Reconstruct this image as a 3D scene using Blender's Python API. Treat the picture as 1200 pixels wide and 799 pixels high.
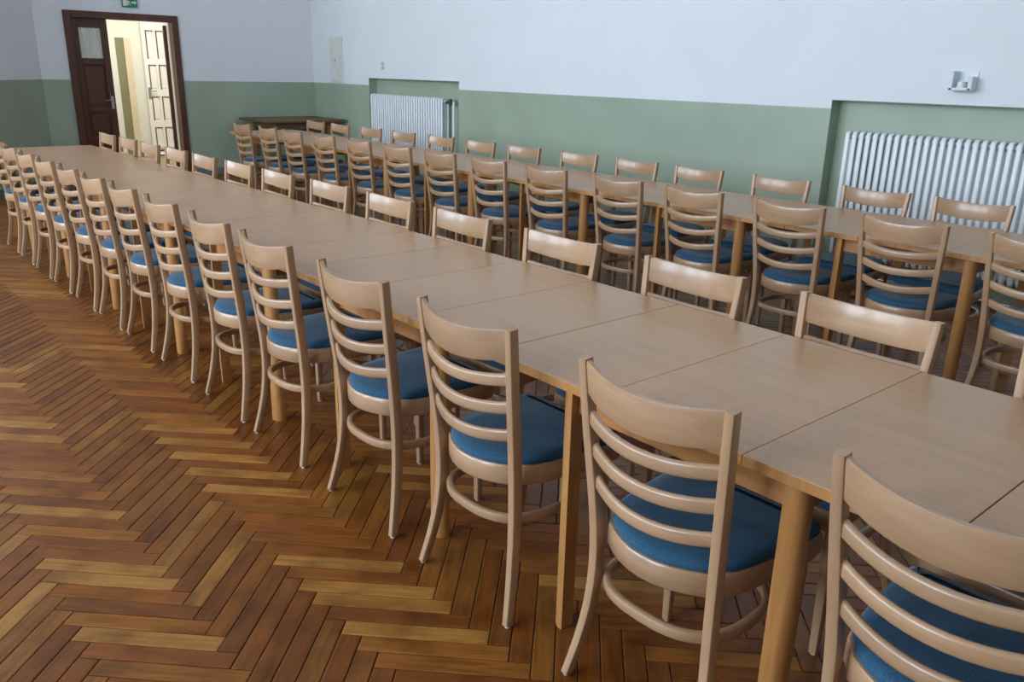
import bpy, math, random
from mathutils import Matrix, Vector
random.seed(7)
S = bpy.context.scene
for o in list(bpy.data.objects): bpy.data.objects.remove(o)
COL = S.collection

# ------------------------------------------------------------------ camera
F, YAW, PIT, ROL, CH = 964.09, math.radians(40.746), math.radians(18.092), math.radians(1.33), 1.4983
FW = Vector((math.sin(YAW)*math.cos(PIT), math.cos(YAW)*math.cos(PIT), -math.sin(PIT)))
RT0 = Vector((math.cos(YAW), -math.sin(YAW), 0)); UP0 = RT0.cross(FW)
RT = RT0*math.cos(ROL)+UP0*math.sin(ROL); UP = -RT0*math.sin(ROL)+UP0*math.cos(ROL)
EYE = Vector((0, 0, CH))
cam = bpy.data.objects.new('camera', bpy.data.cameras.new('camera')); COL.objects.link(cam)
cam.data.sensor_width = 36; cam.data.lens = F/1200*36; cam.data.clip_start = .05; cam.data.clip_end = 200
m = Matrix((RT, UP, -FW)).transposed().to_4x4(); m.translation = EYE; cam.matrix_world = m
S.camera = cam
def bp(u, v, ax, val):                      # photo pixel -> point on the plane axis = val
    d = FW+RT*((u-600)/F)-UP*((v-399.5)/F)
    return EYE+d*((val-EYE[ax])/d[ax])
def pr(p):
    q = Vector(p)-EYE; d = q.dot(FW)
    return (600+F*q.dot(RT)/d, 399.5-F*q.dot(UP)/d, d)

# ------------------------------------------------------------------ room numbers
XW, YF, ZG, XL, YR, ZC = 6.226, 12.0, 1.283, -4.6, -3.6, 4.7
CANT = (bp(50, 98, 1, YF).x, YF); CANT2 = (CANT[0]-1.5, YF-1.5*1.27)
WINS = [(1.3, 3.3), (4.4, 6.4), (7.5, 9.5)]; WZ = (1.15, 4.4)

# ------------------------------------------------------------------ light
W = bpy.data.worlds.new('world'); S.world = W; W.use_nodes = True
bg = W.node_tree.nodes['Background']; bg.inputs[0].default_value = (.72, .85, 1, 1); bg.inputs[1].default_value = 1.5
def area(name, loc, rot, sx, sy, power, col):
    l = bpy.data.lights.new(name, 'AREA'); l.shape = 'RECTANGLE'; l.size = sx; l.size_y = sy; l.energy = power; l.color = col
    o = bpy.data.objects.new(name, l); COL.objects.link(o); o.location = loc; o.rotation_euler = rot; return o
for y0, y1 in WINS:                          # daylight standing in each window of the left wall
    area('window_daylight', (XL-.22, (y0+y1)/2, sum(WZ)/2), (0, -math.pi/2, 0), WZ[1]-WZ[0], y1-y0, 292, (.71, .86, 1))
area('corridor_lamp', (4.3, 13.5, 2.75), (0, 0, 0), 1.6, 1.2, 58, (1, .98, .93))
S.view_settings.view_transform = 'Standard'; S.view_settings.look = 'None'
S.view_settings.gamma = 1; S.view_settings.use_curve_mapping = False
S.view_settings.exposure = 0.0

# ------------------------------------------------------------------ materials
def lin(c): return tuple((x/255/12.92 if x/255 <= .04045 else ((x/255+.055)/1.055)**2.4) for x in c)+(1,)
def newmat(name, rough=.5, coat=0, spec=.5):
    M = bpy.data.materials.new(name); M.use_nodes = True; nt = M.node_tree; b = nt.nodes['Principled BSDF']
    b.inputs['Roughness'].default_value = rough; b.inputs['Coat Weight'].default_value = coat
    b.inputs['Coat Roughness'].default_value = .2; b.inputs['Specular IOR Level'].default_value = spec
    return M, nt, b
def N(nt, t, **k):
    n = nt.nodes.new(t)
    for a, v in k.items(): setattr(n, a, v)
    return n
def ramp(nt, stops):
    r = N(nt, 'ShaderNodeValToRGB'); e = r.color_ramp.elements
    while len(e) < len(stops): e.new(.5)
    for i, (p, c) in enumerate(stops): e[i].position = p; e[i].color = c
    return r
def plain(name, c, rough=.5, metal=0, noise=.05, scale=8, bump=0, coat=0):
    M, nt, b = newmat(name, rough, coat); b.inputs['Metallic'].default_value = metal
    tc = N(nt, 'ShaderNodeTexCoord'); no = N(nt, 'ShaderNodeTexNoise'); no.inputs['Scale'].default_value = scale; no.inputs['Detail'].default_value = 5
    nt.links.new(tc.outputs['Object'], no.inputs['Vector'])
    c = lin(c); r = ramp(nt, [(.3, tuple(x*(1-noise) for x in c[:3])+(1,)), (.7, tuple(min(1, x*(1+noise)) for x in c[:3])+(1,))])
    nt.links.new(no.outputs['Fac'], r.inputs['Fac']); nt.links.new(r.outputs['Color'], b.inputs['Base Color'])
    if bump:
        bu = N(nt, 'ShaderNodeBump'); bu.inputs['Strength'].default_value = bump; bu.inputs['Distance'].default_value = .01
        nt.links.new(no.outputs['Fac'], bu.inputs['Height']); nt.links.new(bu.outputs['Normal'], b.inputs['Normal'])
    return M
def wood(name, c1, c2, scl, rough=.4, coat=0, vary=.08):
    M, nt, b = newmat(name, rough, coat)
    tc = N(nt, 'ShaderNodeTexCoord'); oi = N(nt, 'ShaderNodeObjectInfo')
    mp = N(nt, 'ShaderNodeMapping'); mp.inputs['Scale'].default_value = scl
    ad = N(nt, 'ShaderNodeVectorMath', operation='ADD'); ml = N(nt, 'ShaderNodeMath', operation='MULTIPLY'); ml.inputs[1].default_value = 37.0
    nt.links.new(oi.outputs['Random'], ml.inputs[0]); nt.links.new(tc.outputs['Object'], ad.inputs[0]); nt.links.new(ml.outputs[0], ad.inputs[1])
    nt.links.new(ad.outputs[0], mp.inputs['Vector'])
    no = N(nt, 'ShaderNodeTexNoise'); no.inputs['Scale'].default_value = 1; no.inputs['Detail'].default_value = 8; no.inputs['Roughness'].default_value = .6; no.inputs['Distortion'].default_value = .4
    nt.links.new(mp.outputs[0], no.inputs['Vector'])
    r = ramp(nt, [(.32, lin(c1)), (.68, lin(c2))]); nt.links.new(no.outputs['Fac'], r.inputs['Fac'])
    hs = N(nt, 'ShaderNodeHueSaturation'); mr = N(nt, 'ShaderNodeMapRange'); mr.inputs['To Min'].default_value = 1-vary; mr.inputs['To Max'].default_value = 1+vary
    nt.links.new(oi.outputs['Random'], mr.inputs['Value']); nt.links.new(mr.outputs[0], hs.inputs['Value'])
    nt.links.new(r.outputs['Color'], hs.inputs['Color']); nt.links.new(hs.outputs['Color'], b.inputs['Base Color'])
    bu = N(nt, 'ShaderNodeBump'); bu.inputs['Strength'].default_value = .06; bu.inputs['Distance'].default_value = .004
    nt.links.new(no.outputs['Fac'], bu.inputs['Height']); nt.links.new(bu.outputs['Normal'], b.inputs['Normal'])
    return M
def dado(name, white, green):                # wall paint: oil paint below ZG, lime wash above
    M, nt, b = newmat(name, .6)
    g = N(nt, 'ShaderNodeNewGeometry'); sp = N(nt, 'ShaderNodeSeparateXYZ'); nt.links.new(g.outputs['Position'], sp.inputs[0])
    no = N(nt, 'ShaderNodeTexNoise'); no.inputs['Scale'].default_value = 2.3; no.inputs['Detail'].default_value = 6
    nt.links.new(g.outputs['Position'], no.inputs['Vector'])
    gt = N(nt, 'ShaderNodeMath', operation='GREATER_THAN'); gt.inputs[1].default_value = ZG; nt.links.new(sp.outputs['Z'], gt.inputs[0])
    def vr(c, k): c = lin(c); return ramp(nt, [(.35, tuple(x*(1-k) for x in c[:3])+(1,)), (.65, tuple(x*(1+k) for x in c[:3])+(1,))])
    a = vr(green, .05); w = vr(white, .012)
    mx = N(nt, 'ShaderNodeMix', data_type='RGBA')
    nt.links.new(no.outputs['Fac'], a.inputs['Fac']); nt.links.new(no.outputs['Fac'], w.inputs['Fac'])
    nt.links.new(gt.outputs[0], mx.inputs['Factor']); nt.links.new(a.outputs['Color'], mx.inputs['A']); nt.links.new(w.outputs['Color'], mx.inputs['B'])
    nt.links.new(mx.outputs['Result'], b.inputs['Base Color'])
    mr = N(nt, 'ShaderNodeMapRange'); mr.inputs['To Min'].default_value = .38; mr.inputs['To Max'].default_value = .85
    nt.links.new(gt.outputs[0], mr.inputs['Value']); nt.links.new(mr.outputs[0], b.inputs['Roughness'])
    return M
def parquet(name, use_object):
    M, nt, b = newmat(name, .34, .0, .32)
    b.inputs['Coat Roughness'].default_value = .25
    if use_object:
        oi = N(nt, 'ShaderNodeObjectInfo'); csrc = oi.outputs['Color']; tc = N(nt, 'ShaderNodeTexCoord')
        ml = N(nt, 'ShaderNodeVectorMath', operation='SCALE'); ml.inputs['Scale'].default_value = 3.7; nt.links.new(oi.outputs['Location'], ml.inputs[0])
        ad = N(nt, 'ShaderNodeVectorMath', operation='ADD'); nt.links.new(tc.outputs['Object'], ad.inputs[0]); nt.links.new(ml.outputs[0], ad.inputs[1]); vsrc = ad.outputs[0]
    else:
        a1 = N(nt, 'ShaderNodeAttribute', attribute_name='plank_tone'); csrc = a1.outputs['Color']
        a2 = N(nt, 'ShaderNodeAttribute', attribute_name='plank_pos'); vsrc = a2.outputs['Vector']
    mp = N(nt, 'ShaderNodeMapping'); mp.inputs['Scale'].default_value = (5, 60, 30); nt.links.new(vsrc, mp.inputs['Vector'])
    no = N(nt, 'ShaderNodeTexNoise'); no.inputs['Scale'].default_value = 1; no.inputs['Detail'].default_value = 8; no.inputs['Roughness'].default_value = .65; no.inputs['Distortion'].default_value = .6
    nt.links.new(mp.outputs[0], no.inputs['Vector'])
    r = ramp(nt, [(.25, (.5, .45, .4, 1)), (.5, (1, 1, 1, 1)), (.75, (1.35, 1.32, 1.25, 1))]); nt.links.new(no.outputs['Fac'], r.inputs['Fac'])
    n2 = N(nt, 'ShaderNodeTexNoise'); n2.inputs['Scale'].default_value = 7; n2.inputs['Detail'].default_value = 3; nt.links.new(vsrc, n2.inputs['Vector'])
    r2 = ramp(nt, [(.3, (.64, .57, .5, 1)), (.5, (1, 1, 1, 1)), (.7, (1.15, 1.15, 1.1, 1))]); nt.links.new(n2.outputs['Fac'], r2.inputs['Fac'])
    m1 = N(nt, 'ShaderNodeMix', data_type='RGBA', blend_type='MULTIPLY'); m1.inputs['Factor'].default_value = 1
    m2 = N(nt, 'ShaderNodeMix', data_type='RGBA', blend_type='MULTIPLY'); m2.inputs['Factor'].default_value = 1
    nt.links.new(csrc, m1.inputs['A']); nt.links.new(r.outputs['Color'], m1.inputs['B'])
    nt.links.new(m1.outputs['Result'], m2.inputs['A']); nt.links.new(r2.outputs['Color'], m2.inputs['B'])
    nt.links.new(m2.outputs['Result'], b.inputs['Base Color'])
    bu = N(nt, 'ShaderNodeBump'); bu.inputs['Strength'].default_value = .12; bu.inputs['Distance'].default_value = .003
    nt.links.new(no.outputs['Fac'], bu.inputs['Height']); nt.links.new(bu.outputs['Normal'], b.inputs['Normal'])
    rr = N(nt, 'ShaderNodeMapRange'); rr.inputs['To Min'].default_value = .24; rr.inputs['To Max'].default_value = .46
    nt.links.new(n2.outputs['Fac'], rr.inputs['Value']); nt.links.new(rr.outputs[0], b.inputs['Roughness'])
    return M
def fabric(name, c1, c2):
    M, nt, b = newmat(name, .9, 0, .25); b.inputs['Sheen Weight'].default_value = .25; b.inputs['Sheen Roughness'].default_value = .4
    tc = N(nt, 'ShaderNodeTexCoord'); no = N(nt, 'ShaderNodeTexNoise'); no.inputs['Scale'].default_value = 240; no.inputs['Detail'].default_value = 2
    nt.links.new(tc.outputs['Object'], no.inputs['Vector'])
    r = ramp(nt, [(.35, lin(c1)), (.65, lin(c2))]); nt.links.new(no.outputs['Fac'], r.inputs['Fac']); nt.links.new(r.outputs['Color'], b.inputs['Base Color'])
    bu = N(nt, 'ShaderNodeBump'); bu.inputs['Strength'].default_value = .3; bu.inputs['Distance'].default_value = .001
    nt.links.new(no.outputs['Fac'], bu.inputs['Height']); nt.links.new(bu.outputs['Normal'], b.inputs['Normal'])
    return M
BEECH = wood('beech', (166, 129, 97), (180, 142, 109), (30, 30, 4), .36, .35)
BEECH_X = wood('beech_rail', (166, 129, 97), (180, 142, 109), (30, 3.5, 40), .34, .5)
LAM = wood('beech_laminate', (180, 139, 102), (190, 149, 111), (26, 2.2, 20), .34, .1, .03)
OAK = wood('oak_edge', (166, 112, 58), (190, 136, 80), (40, 40, 4), .42, .1)
OAK_Y = wood('oak_rail', (156, 100, 52), (180, 124, 70), (40, 4, 40), .45, .05)
OLDWOOD = wood('old_table_wood', (98, 74, 46), (122, 92, 58), (4, 30, 30), .5)
BROWN = wood('brown_door_wood', (74, 40, 24), (96, 55, 33), (24, 24, 2.5), .38, .1, .04)
BLUE = fabric('blue_fabric', (38, 74, 100), (54, 92, 120))
WHITEPL = plain('white_plastic', (226, 228, 228), .4)
RADW = plain('radiator_enamel', (240, 242, 244), .4, coat=.1, noise=.02)
WALL = dado('painted_wall', (236, 237, 240), (164, 177, 156))
GREEN = plain('green_oil_paint', (164, 177, 156), .4, noise=.05, scale=2.3)
WHITE = plain('ceiling_white', (235, 236, 236), .9, noise=.01)
CREAM = plain('cream_paint', (232, 230, 216), .7, noise=.02, scale=3)
SKIRT = plain('grey_skirting', (122, 128, 116), .5)
UNDER = plain('dark_underfloor', (30, 18, 10), .8)
METAL = plain('brushed_metal', (190, 190, 190), .3, metal=1)
DARKM = plain('dark_valve_metal', (60, 66, 60), .4, metal=.4)
BOXC = plain('cream_enamel', (222, 224, 214), .45)
WDOOR = plain('white_door_paint', (246, 243, 236), .4, noise=.02)
OLIVE = plain('olive_shade_paint', (134, 132, 98), .7)
SIGNG = plain('sign_green', (20, 140, 90), .4)
PARQ = parquet('parquet_plank', True); PARQ2 = parquet('parquet_field', False)
M, nt, b = newmat('frosted_pane', .25); b.inputs['Base Color'].default_value = lin((206, 206, 186))
tc = N(nt, 'ShaderNodeTexCoord'); wv = N(nt, 'ShaderNodeTexNoise'); mp = N(nt, 'ShaderNodeMapping'); mp.inputs['Scale'].default_value = (14, 2, .8)
nt.links.new(tc.outputs['Object'], mp.inputs[0]); nt.links.new(mp.outputs[0], wv.inputs['Vector'])
r = ramp(nt, [(.35, lin((196, 196, 178))), (.65, lin((232, 232, 216)))]); nt.links.new(wv.outputs['Fac'], r.inputs['Fac']); nt.links.new(r.outputs['Color'], b.inputs['Base Color'])
PANE = M

# ------------------------------------------------------------------ mesh helpers
def mesh(name, V, Fc, mats, smooth=35, fm=None):
    me = bpy.data.meshes.new(name); me.from_pydata([tuple(v) for v in V], [], Fc)
    for q in (mats if isinstance(mats, (list, tuple)) else [mats]): me.materials.append(q)
    if fm: me.polygons.foreach_set('material_index', fm)
    if smooth:
        me.polygons.foreach_set('use_smooth', [True]*len(me.polygons)); me.set_sharp_from_angle(angle=math.radians(smooth))
    me.validate(); me.update(); return me
def ob(name, me, parent=None, loc=(0, 0, 0), rz=0, **pp):
    o = bpy.data.objects.new(name, me); COL.objects.link(o); o.location = loc; o.rotation_euler = (0, 0, rz)
    if parent: o.parent = parent
    for k, v in pp.items(): o[k] = v
    return o
def boxes(L, bev=0):                         # list of (x0,x1,y0,y1,z0,z1)
    V = []; Fc = []
    for x0, x1, y0, y1, z0, z1 in L:
        n = len(V)
        if bev <= 0:
            V += [(x, y, z) for z in (z0, z1) for y in (y0, y1) for x in (x0, x1)]
            Fc += [[n+i for i in f] for f in ((0, 2, 3, 1), (4, 5, 7, 6), (0, 1, 5, 4), (2, 6, 7, 3), (0, 4, 6, 2), (1, 3, 7, 5))]
        else:                                # all twelve edges chamfered
            c = min(bev, (x1-x0)/2.01, (y1-y0)/2.01, (z1-z0)/2.01); rect = lambda k, z: [(x0+k, y0+c, z), (x0+c, y0+k, z), (x1-c, y0+k, z), (x1-k, y0+c, z), (x1-k, y1-c, z), (x1-c, y1-k, z), (x0+c, y1-k, z), (x0+k, y1-c, z)]
            A = [(x0+c, y0+c), (x0+c, y0+c), (x1-c, y0+c), (x1-c, y0+c), (x1-c, y1-c), (x1-c, y1-c), (x0+c, y1-c), (x0+c, y1-c)]
            V += [(x0+c, y0+c, z0), (x1-c, y0+c, z0), (x1-c, y1-c, z0), (x0+c, y1-c, z0)]+rect(0, z0+c)+rect(0, z1-c)+[(x0+c, y0+c, z1), (x1-c, y0+c, z1), (x1-c, y1-c, z1), (x0+c, y1-c, z1)]
            a, p, q, d = n, n+4, n+12, n+20
            Fc += [[a+3, a+2, a+1, a], [d, d+1, d+2, d+3]]
            for i in range(8): Fc.append([p+i, p+(i+1) % 8, q+(i+1) % 8, q+i])
            for j in range(4):
                i0, i1 = 2*j+1, (2*j+2) % 8; j1 = (j+1) % 4
                Fc += [[a+j, a+j1, p+i1, p+i0], [q+i0, q+i1, d+j1, d+j], [a+j, p+i0, p+2*j], [d+j, q+2*j, q+i0]]
    return V, Fc
def box(name, L, mat, parent=None, bev=0, **pp): return ob(name, mesh(name, *boxes(L, bev), mat, 30), parent, **pp)
def rr(w, h, r, n=2):
    P = []
    for cx, cy, a0 in ((w/2-r, h/2-r, 0), (-w/2+r, h/2-r, 90), (-w/2+r, -h/2+r, 180), (w/2-r, -h/2+r, 270)):
        for i in range(n+1): a = math.radians(a0+90*i/n); P.append((cx+r*math.cos(a), cy+r*math.sin(a)))
    return P
def sweep(path, prof, side, closed=False, scales=None):
    V = []; Fc = []; n = len(path); m = len(prof); side = Vector(side)
    for i, p in enumerate(path):
        p = Vector(p); a = Vector(path[(i-1) % n] if (i > 0 or closed) else p); c = Vector(path[(i+1) % n] if (i < n-1 or closed) else p)
        t = (c-a).normalized(); nn = side.cross(t).normalized(); ss = t.cross(nn); k = scales[i] if scales else 1
        V += [p+nn*(u*k)+ss*(w*k) for u, w in prof]
    for i in range(n if closed else n-1):
        j = (i+1) % n
        for q in range(m): Fc.append([i*m+q, i*m+(q+1) % m, j*m+(q+1) % m, j*m+q])
    if not closed: Fc += [list(range(m))[::-1], [(n-1)*m+q for q in range(m)]]
    return V, Fc
def loft(layers):                            # list of (outline2d, z)
    V = []; Fc = []; m = len(layers[0][0])
    for O, z in layers: V += [(x, y, z) for x, y in O]
    for i in range(len(layers)-1):
        for q in range(m): Fc.append([i*m+q, i*m+(q+1) % m, (i+1)*m+(q+1) % m, (i+1)*m+q])
    Fc += [list(range(m))[::-1], [(len(layers)-1)*m+q for q in range(m)]]
    return V, Fc
def join(*G):
    V = []; Fc = []
    for v, f in G: n = len(V); V += list(v); Fc += [[n+i for i in q] for q in f]
    return V, Fc
def cyl(p, q, r, n=12, side=(1, 0, 0)):
    d = (Vector(q)-Vector(p)).normalized()
    if abs(d.dot(Vector(side))) > .9: side = (0, 1, 0)
    return sweep([p, q], [(r*math.cos(2*math.pi*i/n), r*math.sin(2*math.pi*i/n)) for i in range(n)], side)
def dup(o, parent=None):
    c = o.copy(); COL.objects.link(c); c.parent = parent
    for ch in o.children: dup(ch, c)
    return c
ORD = 'first second third fourth fifth sixth seventh eighth ninth tenth eleventh twelfth thirteenth fourteenth fifteenth'.split()

# ------------------------------------------------------------------ floor: herringbone parquet
FX0, FX1, FY0, FY1 = XL-.05, XW+.2, YR-.05, YF
floor = box('floor', [(FX0, FX1, FY0, FY1, -.12, -.018)], UNDER, kind='structure')
PL, PW = .414, .0615; R2 = math.sqrt(2); PX0, PY0 = .322, 2.192
U = Vector((1, -1, 0))/R2; Vv = Vector((1, 1, 0))/R2
planks = []
for c in range(-16, 16):
    ou, ov = c*(PL+PW), c*(PL-PW)
    for k in range(-160, 240):
        for d in (0, 1):
            if d == 0: u0, u1, v0, v1 = -k*PW, PL-k*PW, k*PW, (k+1)*PW
            else: u0, u1, v0, v1 = PL-k*PW, PL-k*PW+PW, k*PW, k*PW+PL
            uc, vc = (u0+u1)/2+ou, (v0+v1)/2+ov
            x, y = PX0+(uc+vc)/R2, PY0+(vc-uc)/R2
            if FX0+.2 < x < FX1-.2 and FY0+.2 < y < FY1-.16: planks.append((x, y, d))
tones = [lin(c)[:3] for c in ((134, 82, 36), (128, 75, 32), (140, 89, 40), (127, 75, 33), (132, 78, 33), (123, 72, 32), (146, 98, 47), (124, 75, 34), (119, 70, 31), (137, 88, 40))]
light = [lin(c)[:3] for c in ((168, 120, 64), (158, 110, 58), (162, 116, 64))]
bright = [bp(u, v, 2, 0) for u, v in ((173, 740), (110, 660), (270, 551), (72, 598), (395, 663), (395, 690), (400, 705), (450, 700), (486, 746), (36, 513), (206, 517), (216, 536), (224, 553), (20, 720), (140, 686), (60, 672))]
info = []
for x, y, d in planks:
    q = pr((x, y, 0)); ar = -1
    if q[2] > .3 and -60 < q[0] < 900 and 180 < q[1] < 860 and x < 1.62: ar = 1/q[2]**2*(1.2 if x < 1.35 else .8)
    t = random.choice(tones); lo = 1.1 if d == 0 else .9; s = random.uniform(.9, 1.08)*lo  # tone differs by laying direction: partly grain reflection painted into the colour
    if random.random() < .05: t = random.choice(light)
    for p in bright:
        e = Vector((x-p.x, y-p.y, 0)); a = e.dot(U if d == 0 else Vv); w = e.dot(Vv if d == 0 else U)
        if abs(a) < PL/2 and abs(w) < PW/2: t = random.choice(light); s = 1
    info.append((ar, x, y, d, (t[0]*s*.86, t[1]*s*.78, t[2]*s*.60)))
info.sort(key=lambda i: -i[0])
def plank_geo(): 
    a, b, c = PL/2-.0014, PW/2-.0014, .0028
    V = [(s*a, t*b, z) for z in (-.018, -.0012) for s, t in ((-1, -1), (1, -1), (1, 1), (-1, 1))]+[(s*(a-c), t*(b-c), 0) for s, t in ((-1, -1), (1, -1), (1, 1), (-1, 1))]
    return V, [[8, 9, 10, 11]]+[[i, (i+1) % 4, 4+(i+1) % 4, 4+i] for i in range(4)]+[[4+i, 4+(i+1) % 4, 8+(i+1) % 4, 8+i] for i in range(4)]
pv, pf = plank_geo(); pm = mesh('plank', pv, pf, PARQ, 0)
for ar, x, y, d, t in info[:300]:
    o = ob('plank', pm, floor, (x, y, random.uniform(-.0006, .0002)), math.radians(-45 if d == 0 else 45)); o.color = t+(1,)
V = []; Fc = []; tc_ = []; tp = []
for ar, x, y, d, t in info[300:]:
    n = len(V); a = math.radians(-45 if d == 0 else 45); ca, sa = math.cos(a), math.sin(a); z = random.uniform(-.0006, .0002)
    for px, py, pz in pv:
        V.append((x+px*ca-py*sa, y+px*sa+py*ca, pz+z)); tc_.append(t+(1,)); tp.append((px+3.7*x, py+3.7*y, pz))
    Fc += [[n+i for i in f] for f in pf]
me = mesh('parquet_field', V, Fc, PARQ2, 0)
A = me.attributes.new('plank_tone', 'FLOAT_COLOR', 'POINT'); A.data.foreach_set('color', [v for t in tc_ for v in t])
A = me.attributes.new('plank_pos', 'FLOAT_VECTOR', 'POINT'); A.data.foreach_set('vector', [v for t in tp for v in t])
ob('parquet_field', me, floor, kind='stuff')

# ------------------------------------------------------------------ walls
ND = .13
n1 = (bp(538, 96, 0, XW).y, bp(432, 92, 0, XW).y); n1z = 1.378
n2 = (bp(975, 117, 0, XW).y-(n1[1]-n1[0]), bp(975, 117, 0, XW).y); n2z = 1.350
w = box('wall_right', [(XW, XW+ND, n1[1], YF+.3, 0, ZC), (XW, XW+ND, n2[1], n1[0], 0, ZC), (XW, XW+ND, YR, n2[0], 0, ZC), (XW, XW+ND, n1[0], n1[1], n1z, ZC), (XW, XW+ND, n2[0], n2[1], n2z, ZC)], WALL, kind='structure')
for (a, c), z in ((n1, n1z), (n2, n2z)):
    box('niche_lining', [(XW+ND, XW+ND+.1, a-.05, c+.05, 0, z+.05), (XW+.001, XW+ND+.01, c-.004, c+.01, 0, z), (XW+.001, XW+ND+.01, a-.01, a+.004, 0, z), (XW+.001, XW+ND+.01, a, c, z-.004, z+.01)], GREEN, w)
D0, D1 = bp(72, 12, 1, YF).x, bp(215, 100, 1, YF).x; DT = bp(140, 15, 1, YF).z
TH = .2
wf = box('wall_far', [(CANT[0]-.3, D0+.05, YF, YF+TH, 0, ZC), (D1-.05, XW+.13, YF, YF+TH, 0, ZC), (D0+.05, D1-.05, YF, YF+TH, DT-.05, ZC)], WALL, kind='structure')
dv = Vector((CANT2[0]-CANT[0], CANT2[1]-CANT[1], 0)); cl = dv.length; ca = math.atan2(dv.y, dv.x)
o = box('wall_left_angled', [(-.1, cl, -.2, 0, 0, ZC)], WALL, kind='structure'); o.location = (CANT[0], CANT[1], 0); o.rotation_euler = (0, 0, ca)
skirt_c = box('baseboard_left', [(0, cl, .0, .015, 0, .09)], SKIRT, kind='structure'); skirt_c.location = o.location; skirt_c.rotation_euler = o.rotation_euler
ys = [YR]+[v for p in WINS for v in p]+[CANT2[1]]
L = [(XL-.3, XL, ys[i], ys[i+1], 0, ZC) for i in range(0, len(ys), 2)]
for y0, y1 in WINS: L += [(XL-.3, XL, y0, y1, 0, WZ[0]), (XL-.3, XL, y0, y1, WZ[1], ZC)]
box('wall_left', L, WALL, kind='structure')
box('wall_left_return', [(XL-.3, CANT2[0], CANT2[1], CANT2[1]+.25, 0, ZC)], WALL, kind='structure')
box('wall_rear', [(XL-.3, XW+ND, YR-.2, YR, 0, ZC)], WALL, kind='structure')
box('ceiling', [(XL-.3, XW+.3, YR-.2, YF+TH, ZC, ZC+.15)], WHITE, kind='structure')
for i, (y0, y1) in enumerate(WINS):
    fw = box('window_%d' % (i+1), [(XL-.16, XL-.08, y0, y0+.06, *WZ), (XL-.16, XL-.08, y1-.06, y1, *WZ), (XL-.16, XL-.08, y0, y1, WZ[0], WZ[0]+.06), (XL-.16, XL-.08, y0, y1, WZ[1]-.06, WZ[1])], WHITEPL, kind='structure')
    box('mullion', [(XL-.15, XL-.09, (y0+y1)/2-.03, (y0+y1)/2+.03, *WZ)], WHITEPL, fw)
    box('transom', [(XL-.15, XL-.09, y0, y1, 3.3, 3.36)], WHITEPL, fw)
    box('window_sill', [(XL-.1, XL+.12, y0-.05, y1+.05, WZ[0]-.04, WZ[0])], WHITEPL, fw, .005)
L = [(XW-.015, XW, a, c, 0, .09) for a, c in ((YR, n2[0]), (n2[1], n1[0]), (n1[1], YF))]
box('baseboard_right', L, SKIRT, kind='structure')
box('baseboard_far', [(CANT[0], D0, YF-.015, YF, 0, .09), (D1, XW, YF-.015, YF, 0, .09)], SKIRT, kind='structure')

# ------------------------------------------------------------------ doorway, double door, corridor
fr = .085
tr = box('trim_1', [(D0, D0+fr, YF-.03, YF+.12, 0, DT), (D1-fr, D1, YF-.03, YF+.12, 0, DT), (D0+fr, D1-fr, YF-.03, YF+.12, DT-fr, DT)], BROWN, bev=.006, kind='structure')
box('jamb_reveal', [(D1-.07, D1-.04, YF+.12, YF+TH, 0, DT-.05), (D0+.04, D0+.055, YF+.12, YF+TH, 0, DT-.05), (D0+.05, D1-.05, YF+.12, YF+TH, DT-.055, DT-.04)], CREAM, tr)
LX0, LX1 = D0+fr, bp(125, 30, 1, YF+.03).x; LZ = DT-fr-.001
door = ob('door_1', None, loc=(LX0, YF+.03, 0), kind='structure')
def leaf(parent, w, h, th, mat, rows, glass=None, sw=.1, cols=1, shadow_bead=None):
    """stiles and rails with recessed fielded panels; rows = list of (z0,z1)"""
    zs = sorted(rows); L = [(0, sw, 0, th, .01, h), (w-sw, w, 0, th, .01, h)]
    iw = (w-2*sw-(cols-1)*sw*.6)/cols; xs = [(sw+i*(iw+sw*.6), sw+i*(iw+sw*.6)+iw) for i in range(cols)]
    for i in range(cols-1): L.append((xs[i][1], xs[i+1][0], 0, th, .01, h))
    edges = [.01]+[v for z in zs for v in z]+[h]
    for i in range(0, len(edges), 2):
        for a, c in xs: L.append((a, c, 0, th, edges[i], edges[i+1]))
    box('leaf_frame', L, mat, parent, .004)
    for z0, z1 in zs:
        for a, c in xs:
            if glass and (z0, z1) == glass: box('pane', [(a, c, th*.4, th*.6, z0, z1)], PANE, parent)
            else:
                if shadow_bead: box('shadow_bead', [(a, a+.02, th*.1, th*.5, z0, z1), (a, c, th*.1, th*.5, z1-.012, z1)], shadow_bead, parent)  # brown strips paint the shadow lines along each panel's left and top edges
                box('panel', [(a, c, th*.42, th*.7, z0, z1), (a+.022, c-.022, th*.2, th*.5, z0+.022, z1-.022)], mat, parent, .006)
w1 = LX1-LX0; gz = (bp(100, 68, 1, YF).z, bp(100, 32, 1, YF).z)
leaf(door, w1, LZ, .05, BROWN, [(.2, .5), (.58, .88), (.95, gz[0]-.08), gz], gz, .085)
ob('door_handle', mesh('door_handle', *join(cyl((0, 0, 0), (0, -.05, 0), .009), cyl((0, -.05, 0), (-.09, -.05, 0), .008), boxes([(-.018, .018, -.006, 0, -.11, .05)])), METAL), door, (w1-.04, 0, 1.03))
HX = D1-.078; aL = math.radians(72)
door2 = ob('door_2', None, loc=(HX, YF+TH+.02, 0), rz=aL, kind='structure')
leaf(door2, .80, LZ-.03, .045, BROWN, [(.2, .5), (.58, .88), (.95, gz[0]-.08), gz], gz, .1)
CB = 15.0
CX0, CX1 = 2.6, 6.0
box('wall_corridor_rear', [(CX0, CX1, CB, CB+.2, 0, 2.8)], CREAM, kind='structure')
box('wall_corridor_left', [(CX0-.2, CX0, YF+TH, CB+.2, 0, 2.8)], CREAM, kind='structure')
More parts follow.
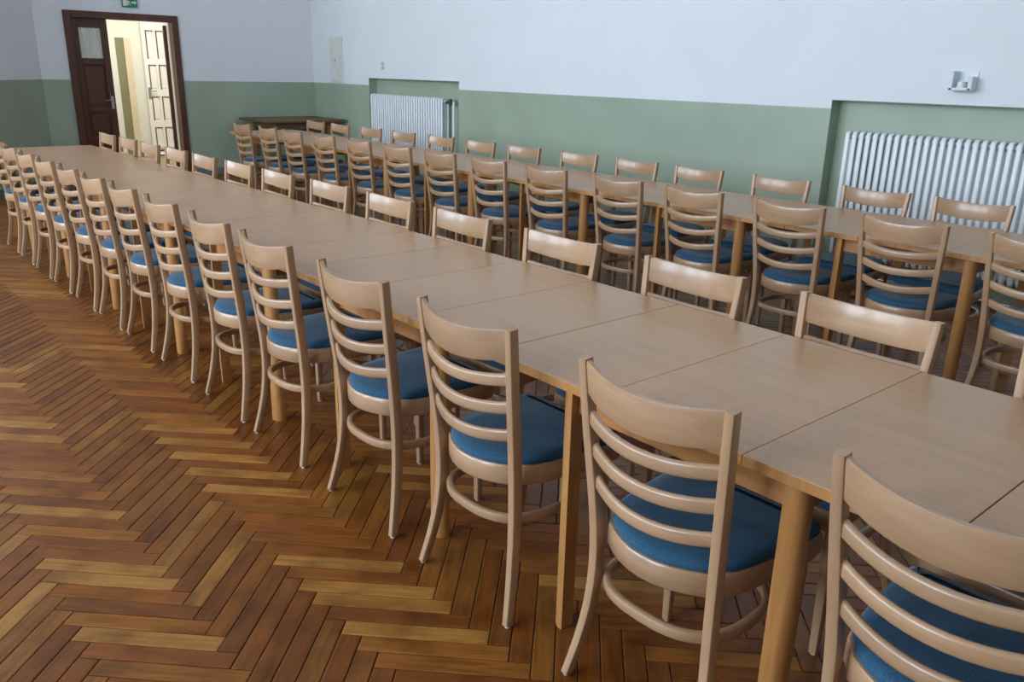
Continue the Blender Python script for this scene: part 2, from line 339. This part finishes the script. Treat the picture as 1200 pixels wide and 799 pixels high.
box('wall_corridor_right', [(CX1, CX1+.2, YF+TH, CB+.2, 0, 2.8)], CREAM, kind='structure')
box('ceiling_corridor', [(CX0-.2, CX1+.2, YF+TH, CB+.2, 2.8, 2.95)], WHITE, kind='structure')
box('floor_corridor', [(CX0-.2, CX1+.2, YF, CB+.2, -.12, -.002)], plain('corridor_linoleum', (150, 130, 100), .4), kind='structure')
# narrow doorway with a lighter casing on the corridor's end wall
e0, e1 = bp(134, 45, 1, CB).x, bp(143.5, 45, 1, CB).x; eh = bp(140, 44, 1, CB).z
t = box('trim_2', [(e1, e1+.1, CB-.04, CB, 0, eh)], plain('tan_casing', (224, 208, 176), .5), kind='structure')
box('alcove_panel', [(e0, e1, CB-.012, CB-.002, 0, eh)], OLIVE, t)
# white panelled door of the corridor
d0, d1 = bp(166, 60, 1, CB).x, bp(196, 60, 1, CB).x; dh = bp(180, 27, 1, CB).z
d3 = ob('door_3', None, loc=(d0, CB-.07, 0), kind='structure')
zz = [bp(180, v, 1, CB).z for v in (36, 69, 76, 105, 113, 141, 149, 172)]
leaf(d3, d1-d0, dh, .05, WDOOR, [(zz[i+1], zz[i]) for i in (0, 2, 4, 6)]+[(.12, zz[7]-.1)], None, .06, 2, plain('brown_shadow_bead', (120, 92, 66), .5))  # the brown stands for shadow in the panel grooves
ob('door_handle', mesh('door_handle', *join(cyl((0, 0, 0), (0, -.05, 0), .012), cyl((0, -.05, 0), (.1, -.05, 0), .01), boxes([(-.02, .02, -.008, 0, -.13, .06)])), METAL), d3, (.035, 0, zz[3]-.02))
# emergency exit sign above the door
sx0, sx1, sz = bp(142, 2, 1, YF).x, bp(159.5, 2, 1, YF).x, bp(150, 8.5, 1, YF).z; sw, sh = sx1-sx0, (sx1-sx0)*.62
sg = ob('exit_sign', None, loc=(sx0, YF, sz), label='green emergency exit sign with white running figure above the brown door', category='sign')
box('sign_box', [(0, sw, -.035, 0, 0, sh)], SIGNG, sg, .004)
def flat(name, polys, mat, par, y):
    V = []; Fc = []
    for P in polys:
        n = len(V); k = len(P); V += [(x*sh, y, z*sh) for x, z in P]+[(x*sh, y+.002, z*sh) for x, z in P]
        Fc += [[n+i for i in range(k)], [n+k+i for i in range(k)][::-1]]+[[n+i, n+k+i, n+k+(i+1) % k, n+(i+1) % k] for i in range(k)]
    return ob(name, mesh(name, V, Fc, mat, 0), par)
flat('doorway_symbol', [[(.07, .12), (.5, .12), (.5, .88), (.07, .88)]], WHITEPL, sg, -.037)
flat('arrow_symbol', [[(1.0, .42), (1.3, .42), (1.3, .28), (1.55, .5), (1.3, .72), (1.3, .58), (1.0, .58)]], WHITEPL, sg, -.037)
flat('running_figure', [[(.6+.06*math.cos(i), .76+.06*math.sin(i)) for i in [j*math.pi/4 for j in range(8)]], [(.5, .66), (.74, .64), (.72, .4), (.56, .42)], [(.72, .62), (.92, .54), (.9, .5), (.7, .55)], [(.52, .64), (.36, .52), (.4, .48), (.54, .56)], [(.64, .42), (.9, .3), (.88, .2), (.6, .34)], [(.58, .44), (.52, .26), (.34, .2), (.36, .14), (.58, .2), (.66, .4)]], WHITEPL, sg, -.039)

# ------------------------------------------------------------------ radiators in the wall niches
CP = .0553
def column(z0, z1):                          # one flat-fronted section: a closed bent tube with two hubs
    xs = .047; k = .022
    P = [(-xs, 0, z0+k), (-xs, 0, z1-k), (-xs+.004, 0, z1-.010), (-xs+.014, 0, z1-.002), (0, 0, z1), (xs-.014, 0, z1-.002), (xs-.004, 0, z1-.010), (xs, 0, z1-k),
         (xs, 0, z0+k), (xs-.004, 0, z0+.010), (xs-.014, 0, z0+.002), (0, 0, z0), (-xs+.014, 0, z0+.002), (-xs+.004, 0, z0+.010)]
    tube = sweep(P, rr(.020, .036, .009, 2), (0, 1, 0), True)
    return join(tube, *[cyl((0, -CP/2, z), (0, CP/2, z), .022, 10) for z in (z0+.034, z1-.034)])
def radiator(name, ya, n, zb, zt, label):
    R = ob(name, None, loc=(XW+.035, ya, 0), label=label, category='radiator', group='white radiators in the wall niches')
    cm = mesh('radiator_column', *column(zb, zt), RADW, 50)
    for i in range(n): ob('column', cm, R, (0, -CP*(i+.5), 0))
    for i in (2, n-3): ob('foot', mesh('foot', *boxes([(-.045, .045, -.012, .012, 0, zb+.03)], .004), RADW), R, (0, -CP*(i+.5), 0))
    ob('wall_bracket', mesh('wall_bracket', *boxes([(.03, .095, -.9, -.88, zt-.16, zt-.13), (.03, .095, -.2, -.18, zt-.16, zt-.13)]), RADW), R)
    return R
ra = bp(435, 110, 0, XW).y; rz = 1.166; nb = .18
n_ = int((ra-bp(523, 116, 0, XW).y)/CP)
R1 = radiator('column_radiator', ra, n_, nb, rz, 'white column radiator in the far niche beside the electrical cabinet')
ye = -CP*n_
v = ob('radiator_valve', mesh('radiator_valve', *join(cyl((0, ye, rz-.045), (0, ye-.09, rz-.045), .014), cyl((0, ye-.09, rz-.075), (0, ye-.09, rz-.0), .024), cyl((0, ye-.09, rz-.045), (0, ye-.16, rz-.045), .014)), DARKM), R1)
ob('supply_pipe', mesh('supply_pipe', *cyl((0, ye-.16, .0), (0, ye-.16, rz-.03), .016), RADW), R1)
ra2 = bp(991, 156, 0, XW).y
R2_ = radiator('column_radiator', ra2, 31, .165, 1.118, 'white column radiator in the near niche at the right of the photo')
ob('supply_pipe', mesh('supply_pipe', *join(cyl((0, -31*CP, .205), (0, -31*CP-.1, .205), .014), cyl((0, -31*CP-.1, 0), (0, -31*CP-.1, .22), .016)), RADW), R2_)

# ------------------------------------------------------------------ small things on the right wall
ya, yb = bp(387, 43, 0, XW).y, bp(403, 97, 0, XW).y; za, zb = bp(395, 97, 0, XW).z, bp(395, 43, 0, XW).z
cb = ob('electrical_cabinet', None, loc=(XW, yb, za), label='cream metal electrical cabinet with closed door high on the right wall', category='cabinet')
H = zb-za; Wd = ya-yb
box('cabinet_frame', [(-.02, 0, 0, Wd, 0, H)], BOXC, cb, .004)
cd = box('cabinet_door', [(-.032, -.02, .03, Wd-.03, .03, H-.03)], BOXC, cb, .003)
ob('lock', mesh('lock', *cyl((-.032, 0, 0), (-.042, 0, 0), .016, 12, (0, 1, 0)), METAL), cd, (0, Wd/2, H*.5))
for z in (.1, H-.1): ob('hinge', mesh('hinge', *cyl((-.034, 0, -.03), (-.034, 0, .03), .007), METAL), cd, (0, .035, z))
p = bp(448.5, 77, 0, XW)
o = ob('wall_socket', None, loc=(XW, p.y, p.z), label='tiny grey socket plate on the white wall above the far niche', category='socket')
box('cover_plate', [(-.008, 0, -.03, .03, -.045, .045)], plain('grey_plastic', (180, 182, 186), .5), o, .002)
box('toggle', [(-.014, -.008, -.014, .014, -.025, .025)], WHITEPL, o, .002)
p = bp(1116, 106, 0, XW); q = bp(1144, 106, 0, XW); q2 = bp(1117, 83, 0, XW); w = p.y-q.y; h = q2.z-p.z
GREYM = plain('pale_grey_metal', (222, 226, 230), .4)
wb = ob('wall_bracket', None, loc=(XW, q.y, p.z), label='small white bracket with two upright prongs on the wall above near radiator', category='wall bracket')
box('back_plate', [(-.006, 0, 0, w, 0, h)], GREYM, wb, .002)
box('tray', [(-.09, -.006, .005, w-.005, 0, .02)], GREYM, wb, .004)
ob('prong', mesh('prong', *boxes([(-.09, -.006, w-.03, w, 0, h)], .005), GREYM), wb)
ob('prong', mesh('prong', *boxes([(-.09, -.006, 0, .03, 0, h*.72)], .005), GREYM), wb)
ob('holder_cup', mesh('holder_cup', *cyl((-.055, w*.5, .02), (-.055, w*.5, .06), .03, 14), WHITEPL), wb)

# ------------------------------------------------------------------ old table in the corner
ct = ob('side_table', None, loc=(4.97, 10.98, 0), label='old dark wooden table standing in the far right corner', category='table')
TW, TD, Tz = 1.2, .97, .79
for i in range(3): box('top_board', [(0, TW, i*TD/3+.001, (i+1)*TD/3-.001, Tz-.03, Tz)], OLDWOOD, ct, .004)
for x0, x1, y0, y1 in ((.2, TW-.2, .12, .145), (.2, TW-.2, TD-.145, TD-.12), (.17, .195, .15, TD-.15), (TW-.195, TW-.17, .15, TD-.15)): box('apron', [(x0, x1, y0, y1, Tz-.12, Tz-.03)], OLDWOOD, ct, .002)
for x in (.16, TW-.225):
    for y in (.11, TD-.175): box('leg', [(x, x+.065, y, y+.065, 0, Tz-.03)], OLDWOOD, ct, .006)

# ------------------------------------------------------------------ dining tables: three top panels, frame and four corner-rounded legs
TX, TT = .83, .026
LY = [.41, 1.035, 1.698, 2.30, 2.95, 3.508, 4.12, 4.70, 5.22, 5.728, 6.265, 6.798, 7.34, 7.88]      # chair centres along each side of both rows
RY = [.44, 1.06, 1.683, 2.335, 2.99, 3.60, 4.225, 4.85, 5.44, 6.0, 6.575, 7.13, 7.70, 8.27]
NY = [1.14, 1.73, 2.335, 2.955, 3.545, 4.212, 4.845, 5.46, 6.08, 6.72, 7.375, 8.04, 8.62, 9.29]
FY = [1.80, 2.355, 2.995, 3.655, 4.24, 4.863, 5.543, 6.158, 6.787, 7.458, 8.103, 8.782, 9.385]
def clear(y, row):                            # nearest y at which a leg stands free of the chairs of its side
    best = min((abs(d)+(4*max(0, .238-min(abs(y+d-c) for c in row)))*10, d) for d in [i*.005-.25 for i in range(101)])
    return y+best[1]
def make_table(x, y, length, rows, label, group):
    T = ob('dining_table', None, loc=(x, y, 0), label=label, category='table', group=group)
    seg = length/3
    for i in (-1, 0, 1):
        g0, g1 = (.0012 if i == -1 else .0005), (.0012 if i == 1 else .0005)
        V, Fc = boxes([(-TX/2, TX/2, -seg/2+g0, seg/2-g1, .75-TT, .75)], .0012)
        me = mesh('table_panel', V, Fc, [LAM, OAK], 30)
        for pl in me.polygons: pl.material_index = 0 if pl.normal.z > .5 else 1
        ob('top_panel', me, T, (0, i*seg, 0))
    lys = [[clear(y+s_*length*.263, r)-y for s_ in (-1, 1)] for r in rows]
    for sx in (-1, 1):
        ly = lys[(sx+1)//2]
        box('side_rail', [(sx*(TX/2-.046)-.009, sx*(TX/2-.046)+.009, ly[0]+.01, ly[1]-.01, .75-TT-.068, .75-TT)], OAK_Y, T, .002)
        for sy in (-1, 1):
            a = .0225; r = .035                # outer corner rounded, the other three crisp
            P = [(-a, -a), (a, -a)]+[(a-r+r*math.cos(t), a-r+r*math.sin(t)) for t in [math.pi/2*i/6 for i in range(7)]]+[(-a, a)]
            P = [(px*sx, py*sy) for px, py in P]
            if sx*sy < 0: P = P[::-1]
            ob('leg', mesh('table_leg', *loft([([(px*.96, py*.96) for px, py in P], 0), (P, .006), (P, .75-TT)]), OAK, 40), T, (sx*(TX/2-.034), ly[(sy+1)//2], 0))
    for l in [(a+c)/2 for a, c in zip(*lys)]: box('end_rail', [(-TX/2+.07, TX/2-.07, l-.011, l+.011, .75-TT-.068, .75-TT)], OAK_Y, T, .002)
    return T
LT = 3*.4178
XFR = 1.389+TX/2
yA = .8671-.4178                              # seam between the two nearest tables
front = [(yA-LT/2, LT), (yA+LT/2, LT), (yA+1.5*LT, LT)]
y = yA+2*LT
for i in range(5): front.append((y+1.15/2, 1.15)); y += 1.15
def drift(y): return -.065*max(0, min(1, (y-3.6)/4.0))
for i, (y, l) in enumerate(front):
    lab = 'beech topped table nearest the camera in the front row, cut by the frame' if i == 0 else ('last table of the front row, at its far end near the brown door' if i == 7 else '%s beech topped table from the camera in the front row' % ORD[i])
    make_table(XFR+drift(y), y, l, (LY, RY), lab, 'tables of the front row')
XFB = 3.995+TX/2
for i in range(7):
    y = 1.15+LT*(i+.5)
    lab = 'last table of the back row, at its far end by the corner' if i == 6 else '%s beech topped table from the right along the back row' % ORD[i]
    make_table(XFB, y, LT, (NY, FY), lab, 'tables of the back row')

# ------------------------------------------------------------------ chairs (local: +x is forward, origin on the floor under the top of the back)
def post_x(z):
    K = [(0, 0), (.083, .021), (.18, .040), (.27, .050), (.36, .052), (.479, .045), (.625, .028), (.765, .011), (.884, 0)]
    for (a, p), (b_, q) in zip(K, K[1:]):
        if z <= b_: t = (z-a)/(b_-a); t = t; return p+(q-p)*t
    return 0
def smooth_path(n):
    zs = [.006+(.884-.006)*i/(n-1) for i in range(n)]; xs = [post_x(z) for z in zs]
    for _ in range(2): xs = [xs[0]]+[(xs[i-1]+2*xs[i]+xs[i+1])/4 for i in range(1, n-1)]+[xs[-1]]
    return xs, zs
def seat_outline(ins):
    P = []
    for i in range(9):                        # rear arc
        t = -1+2*i/8; P.append((.056-.056*(1-t*t), -.147*t))
    C = [(.078, -.160), (.105, -.181), (.16, -.196), (.26, -.209), (.38, -.219), (.425, -.213), (.444, -.192), (.450, -.12), (.452, 0)]
    P += C+[(x, -y) for x, y in C[-2::-1]]
    n = len(P); Q = []
    for i in range(n):
        a, c = P[i-1], P[(i+1) % n]; tx, ty = c[0]-a[0], c[1]-a[1]; l = math.hypot(tx, ty); nx, ny = -ty/l, tx/l
        Q.append((P[i][0]+nx*ins, P[i][1]+ny*ins))
    return Q
def make_chair():
    C = ob('dining_chair', None)
    xs, zs = smooth_path(17); g = rr(.034, .027, .006, 2)
    glide = mesh('foot_glide', *loft([([(.008*math.cos(a), .008*math.sin(a)) for a in [i*math.pi/5 for i in range(10)]], 0), ([(.010*math.cos(a), .010*math.sin(a)) for a in [i*math.pi/5 for i in range(10)]], .008)]), WHITEPL)
    for s in (-1, 1):
        path = [(x, s*(.199+.012*(1-z/.884)-.034*x/.052), z) for x, z in zip(xs, zs)]
        sc = [.80+.2*min(1, z/.3) if z < .3 else 1-.12*max(0, (z-.6)/.284) for z in zs]
        l = ob('back_leg', mesh('back_leg', *sweep(path, g, (0, 1, 0), scales=sc), BEECH, 40), C)
        ob('foot_glide', glide, l, path[0][:2]+(0,))
    def arc(z, n=13, bow=.046, dip=.018):
        x0 = post_x(z); yw = .192-.034*x0/.052; return [(x0-bow*(1-(2*i/(n-1)-1)**2), -yw+2*yw*i/(n-1), z-dip*(1-(2*i/(n-1)-1)**2)) for i in range(n)]
    # tall top rail, leaning with the posts
    G = [arc(z) for z in (.797, .805, .84, .872, .882)]; th = [.006, .009, .009, .009, .006]; V = []; n = 13
    for row, t in zip(G, th): V += [(p[0]-t, p[1], p[2]-(.004*(1-(2*i/12-1)**2) if row is G[0] or row is G[1] else 0)) for i, p in enumerate(row)]
    for row, t in zip(G, th): V += [(p[0]+t, p[1], p[2]-(.004*(1-(2*i/12-1)**2) if row is G[0] or row is G[1] else 0)) for i, p in enumerate(row)]
    Fc = []; o5 = 5*n
    for r_ in range(4):
        for i in range(n-1):
            a = r_*n+i; Fc.append([a+1, a, a+n, a+n+1]); Fc.append([o5+a, o5+a+1, o5+a+n+1, o5+a+n])
        Fc.append([r_*n, o5+r_*n, o5+(r_+1)*n, (r_+1)*n]); e = r_*n+n-1; Fc.append([o5+e, e, e+n, o5+e+n])
    for i in range(n-1): Fc.append([i, i+1, o5+i+1, o5+i]); a = 4*n+i; Fc.append([a+1, a, o5+a, o5+a+1])
    ob('top_rail', mesh('top_rail', V, Fc, BEECH_X, 45), C)
    for z in (.571, .656, .739): ob('back_slat', mesh('back_slat', *sweep(arc(z), rr(.017, .035, .007, 2), (0, 0, 1)), BEECH_X, 50), C)
    o0 = seat_outline(0); cu = lambda k: [(min(x, .438-k*.5), y_) for x, y_ in seat_outline(k)]
    ob('seat_frame', mesh('seat_frame', *loft([(seat_outline(.003), .404), (o0, .408), (o0, .457), (seat_outline(.004), .462)]), BEECH_X, 40), C)
    ob('seat_cushion', mesh('seat_cushion', *loft([(cu(.010), .462), (cu(.007), .470), (cu(.012), .481), (cu(.026), .488), (cu(.06), .491)]), BLUE, 60), C)
    for s in (-1, 1):
        P = [(.385, s*.186, .006), (.385, s*.186, .2), (.385, s*.186, .41)]
        l = ob('front_leg', mesh('front_leg', *sweep(P, rr(.034, .034, .010, 2), (0, 1, 0), scales=[.72, .88, 1.05]), BEECH, 40), C)
        ob('foot_glide', glide, l, (.385, s*.186, 0))
    Hp = []
    for i in range(36):
        a = 2*math.pi*i/36; c, s_ = math.cos(a), math.sin(a); e = 2/2.6
        Hp.append((.190+.175*math.copysign(abs(c)**e, c), .182*math.copysign(abs(s_)**e, s_), .298))
    ob('stretcher_hoop', mesh('stretcher_hoop', *sweep(Hp, rr(.020, .028, .006, 2), (0, 0, 1), True), BEECH_X, 40), C)
    return C
chair = make_chair(); used = [False]
def place_chair(x, y, rz, label, group):
    o = dup(chair) if used[0] else chair
    used[0] = True
    o.location = (x, y, 0); o.rotation_euler = (0, 0, rz); o['label'] = label; o['category'] = 'chair'; o['group'] = group
J = lambda a: random.uniform(-a, a)
# front row, open-floor side: centre y of each back, from the camera outwards
for i, y in enumerate(LY):
    lab = 'beech ladder-back chair nearest the camera on the open-floor side of the front row, cut off' if i == 0 else '%s beech ladder-back chair from the camera, open-floor side of the front row' % ORD[i]
    if i == 13: lab = 'farthest beech ladder-back chair, cut by the left edge, open-floor side of front row'
    place_chair((1.289 if y < 4.5 else 1.289-.045*min(1, (y-4.5)/2)), y, math.radians(J(.8)), lab, 'chairs on the open-floor side of the front row')
for i, y in enumerate(RY):
    lab = 'beech chair facing us across the front row, nearest, cut by right edge' if i == 0 else '%s beech chair from the right, tucked in along the front row\'s inner side' % ORD[i]
    if i == 13: lab = 'farthest beech chair tucked in along the front row\'s inner side, by the door'
    place_chair(XFR+TX/2+.040+max(drift(c) for c, l in front if abs(c-y) < l/2+.24), y, math.pi+math.radians(J(.8)), lab, 'chairs on the inner side of the front row')
for i, y in enumerate(NY):
    lab = '%s beech ladder-back chair from the right, seen from behind at the back row' % ORD[i]
    if i == 0: lab = 'beech ladder-back chair cut by the right edge, seen from behind at the back row'
    if i == 13: lab = 'leftmost beech ladder-back chair seen from behind, far end of the back row'
    place_chair(3.895, y, math.radians(J(1.0)), lab, 'chairs seen from behind at the back row')
for i, y in enumerate(FY):
    lab = '%s beech chair from the right on the radiator-wall side of the back row' % ORD[i]
    if i == 12: lab = 'farthest beech chair on the radiator-wall side of the back row, by the corner table'
    place_chair(XFB+TX/2+.042, y, math.pi+math.radians(J(1.0)), lab, 'chairs on the radiator-wall side of the back row')
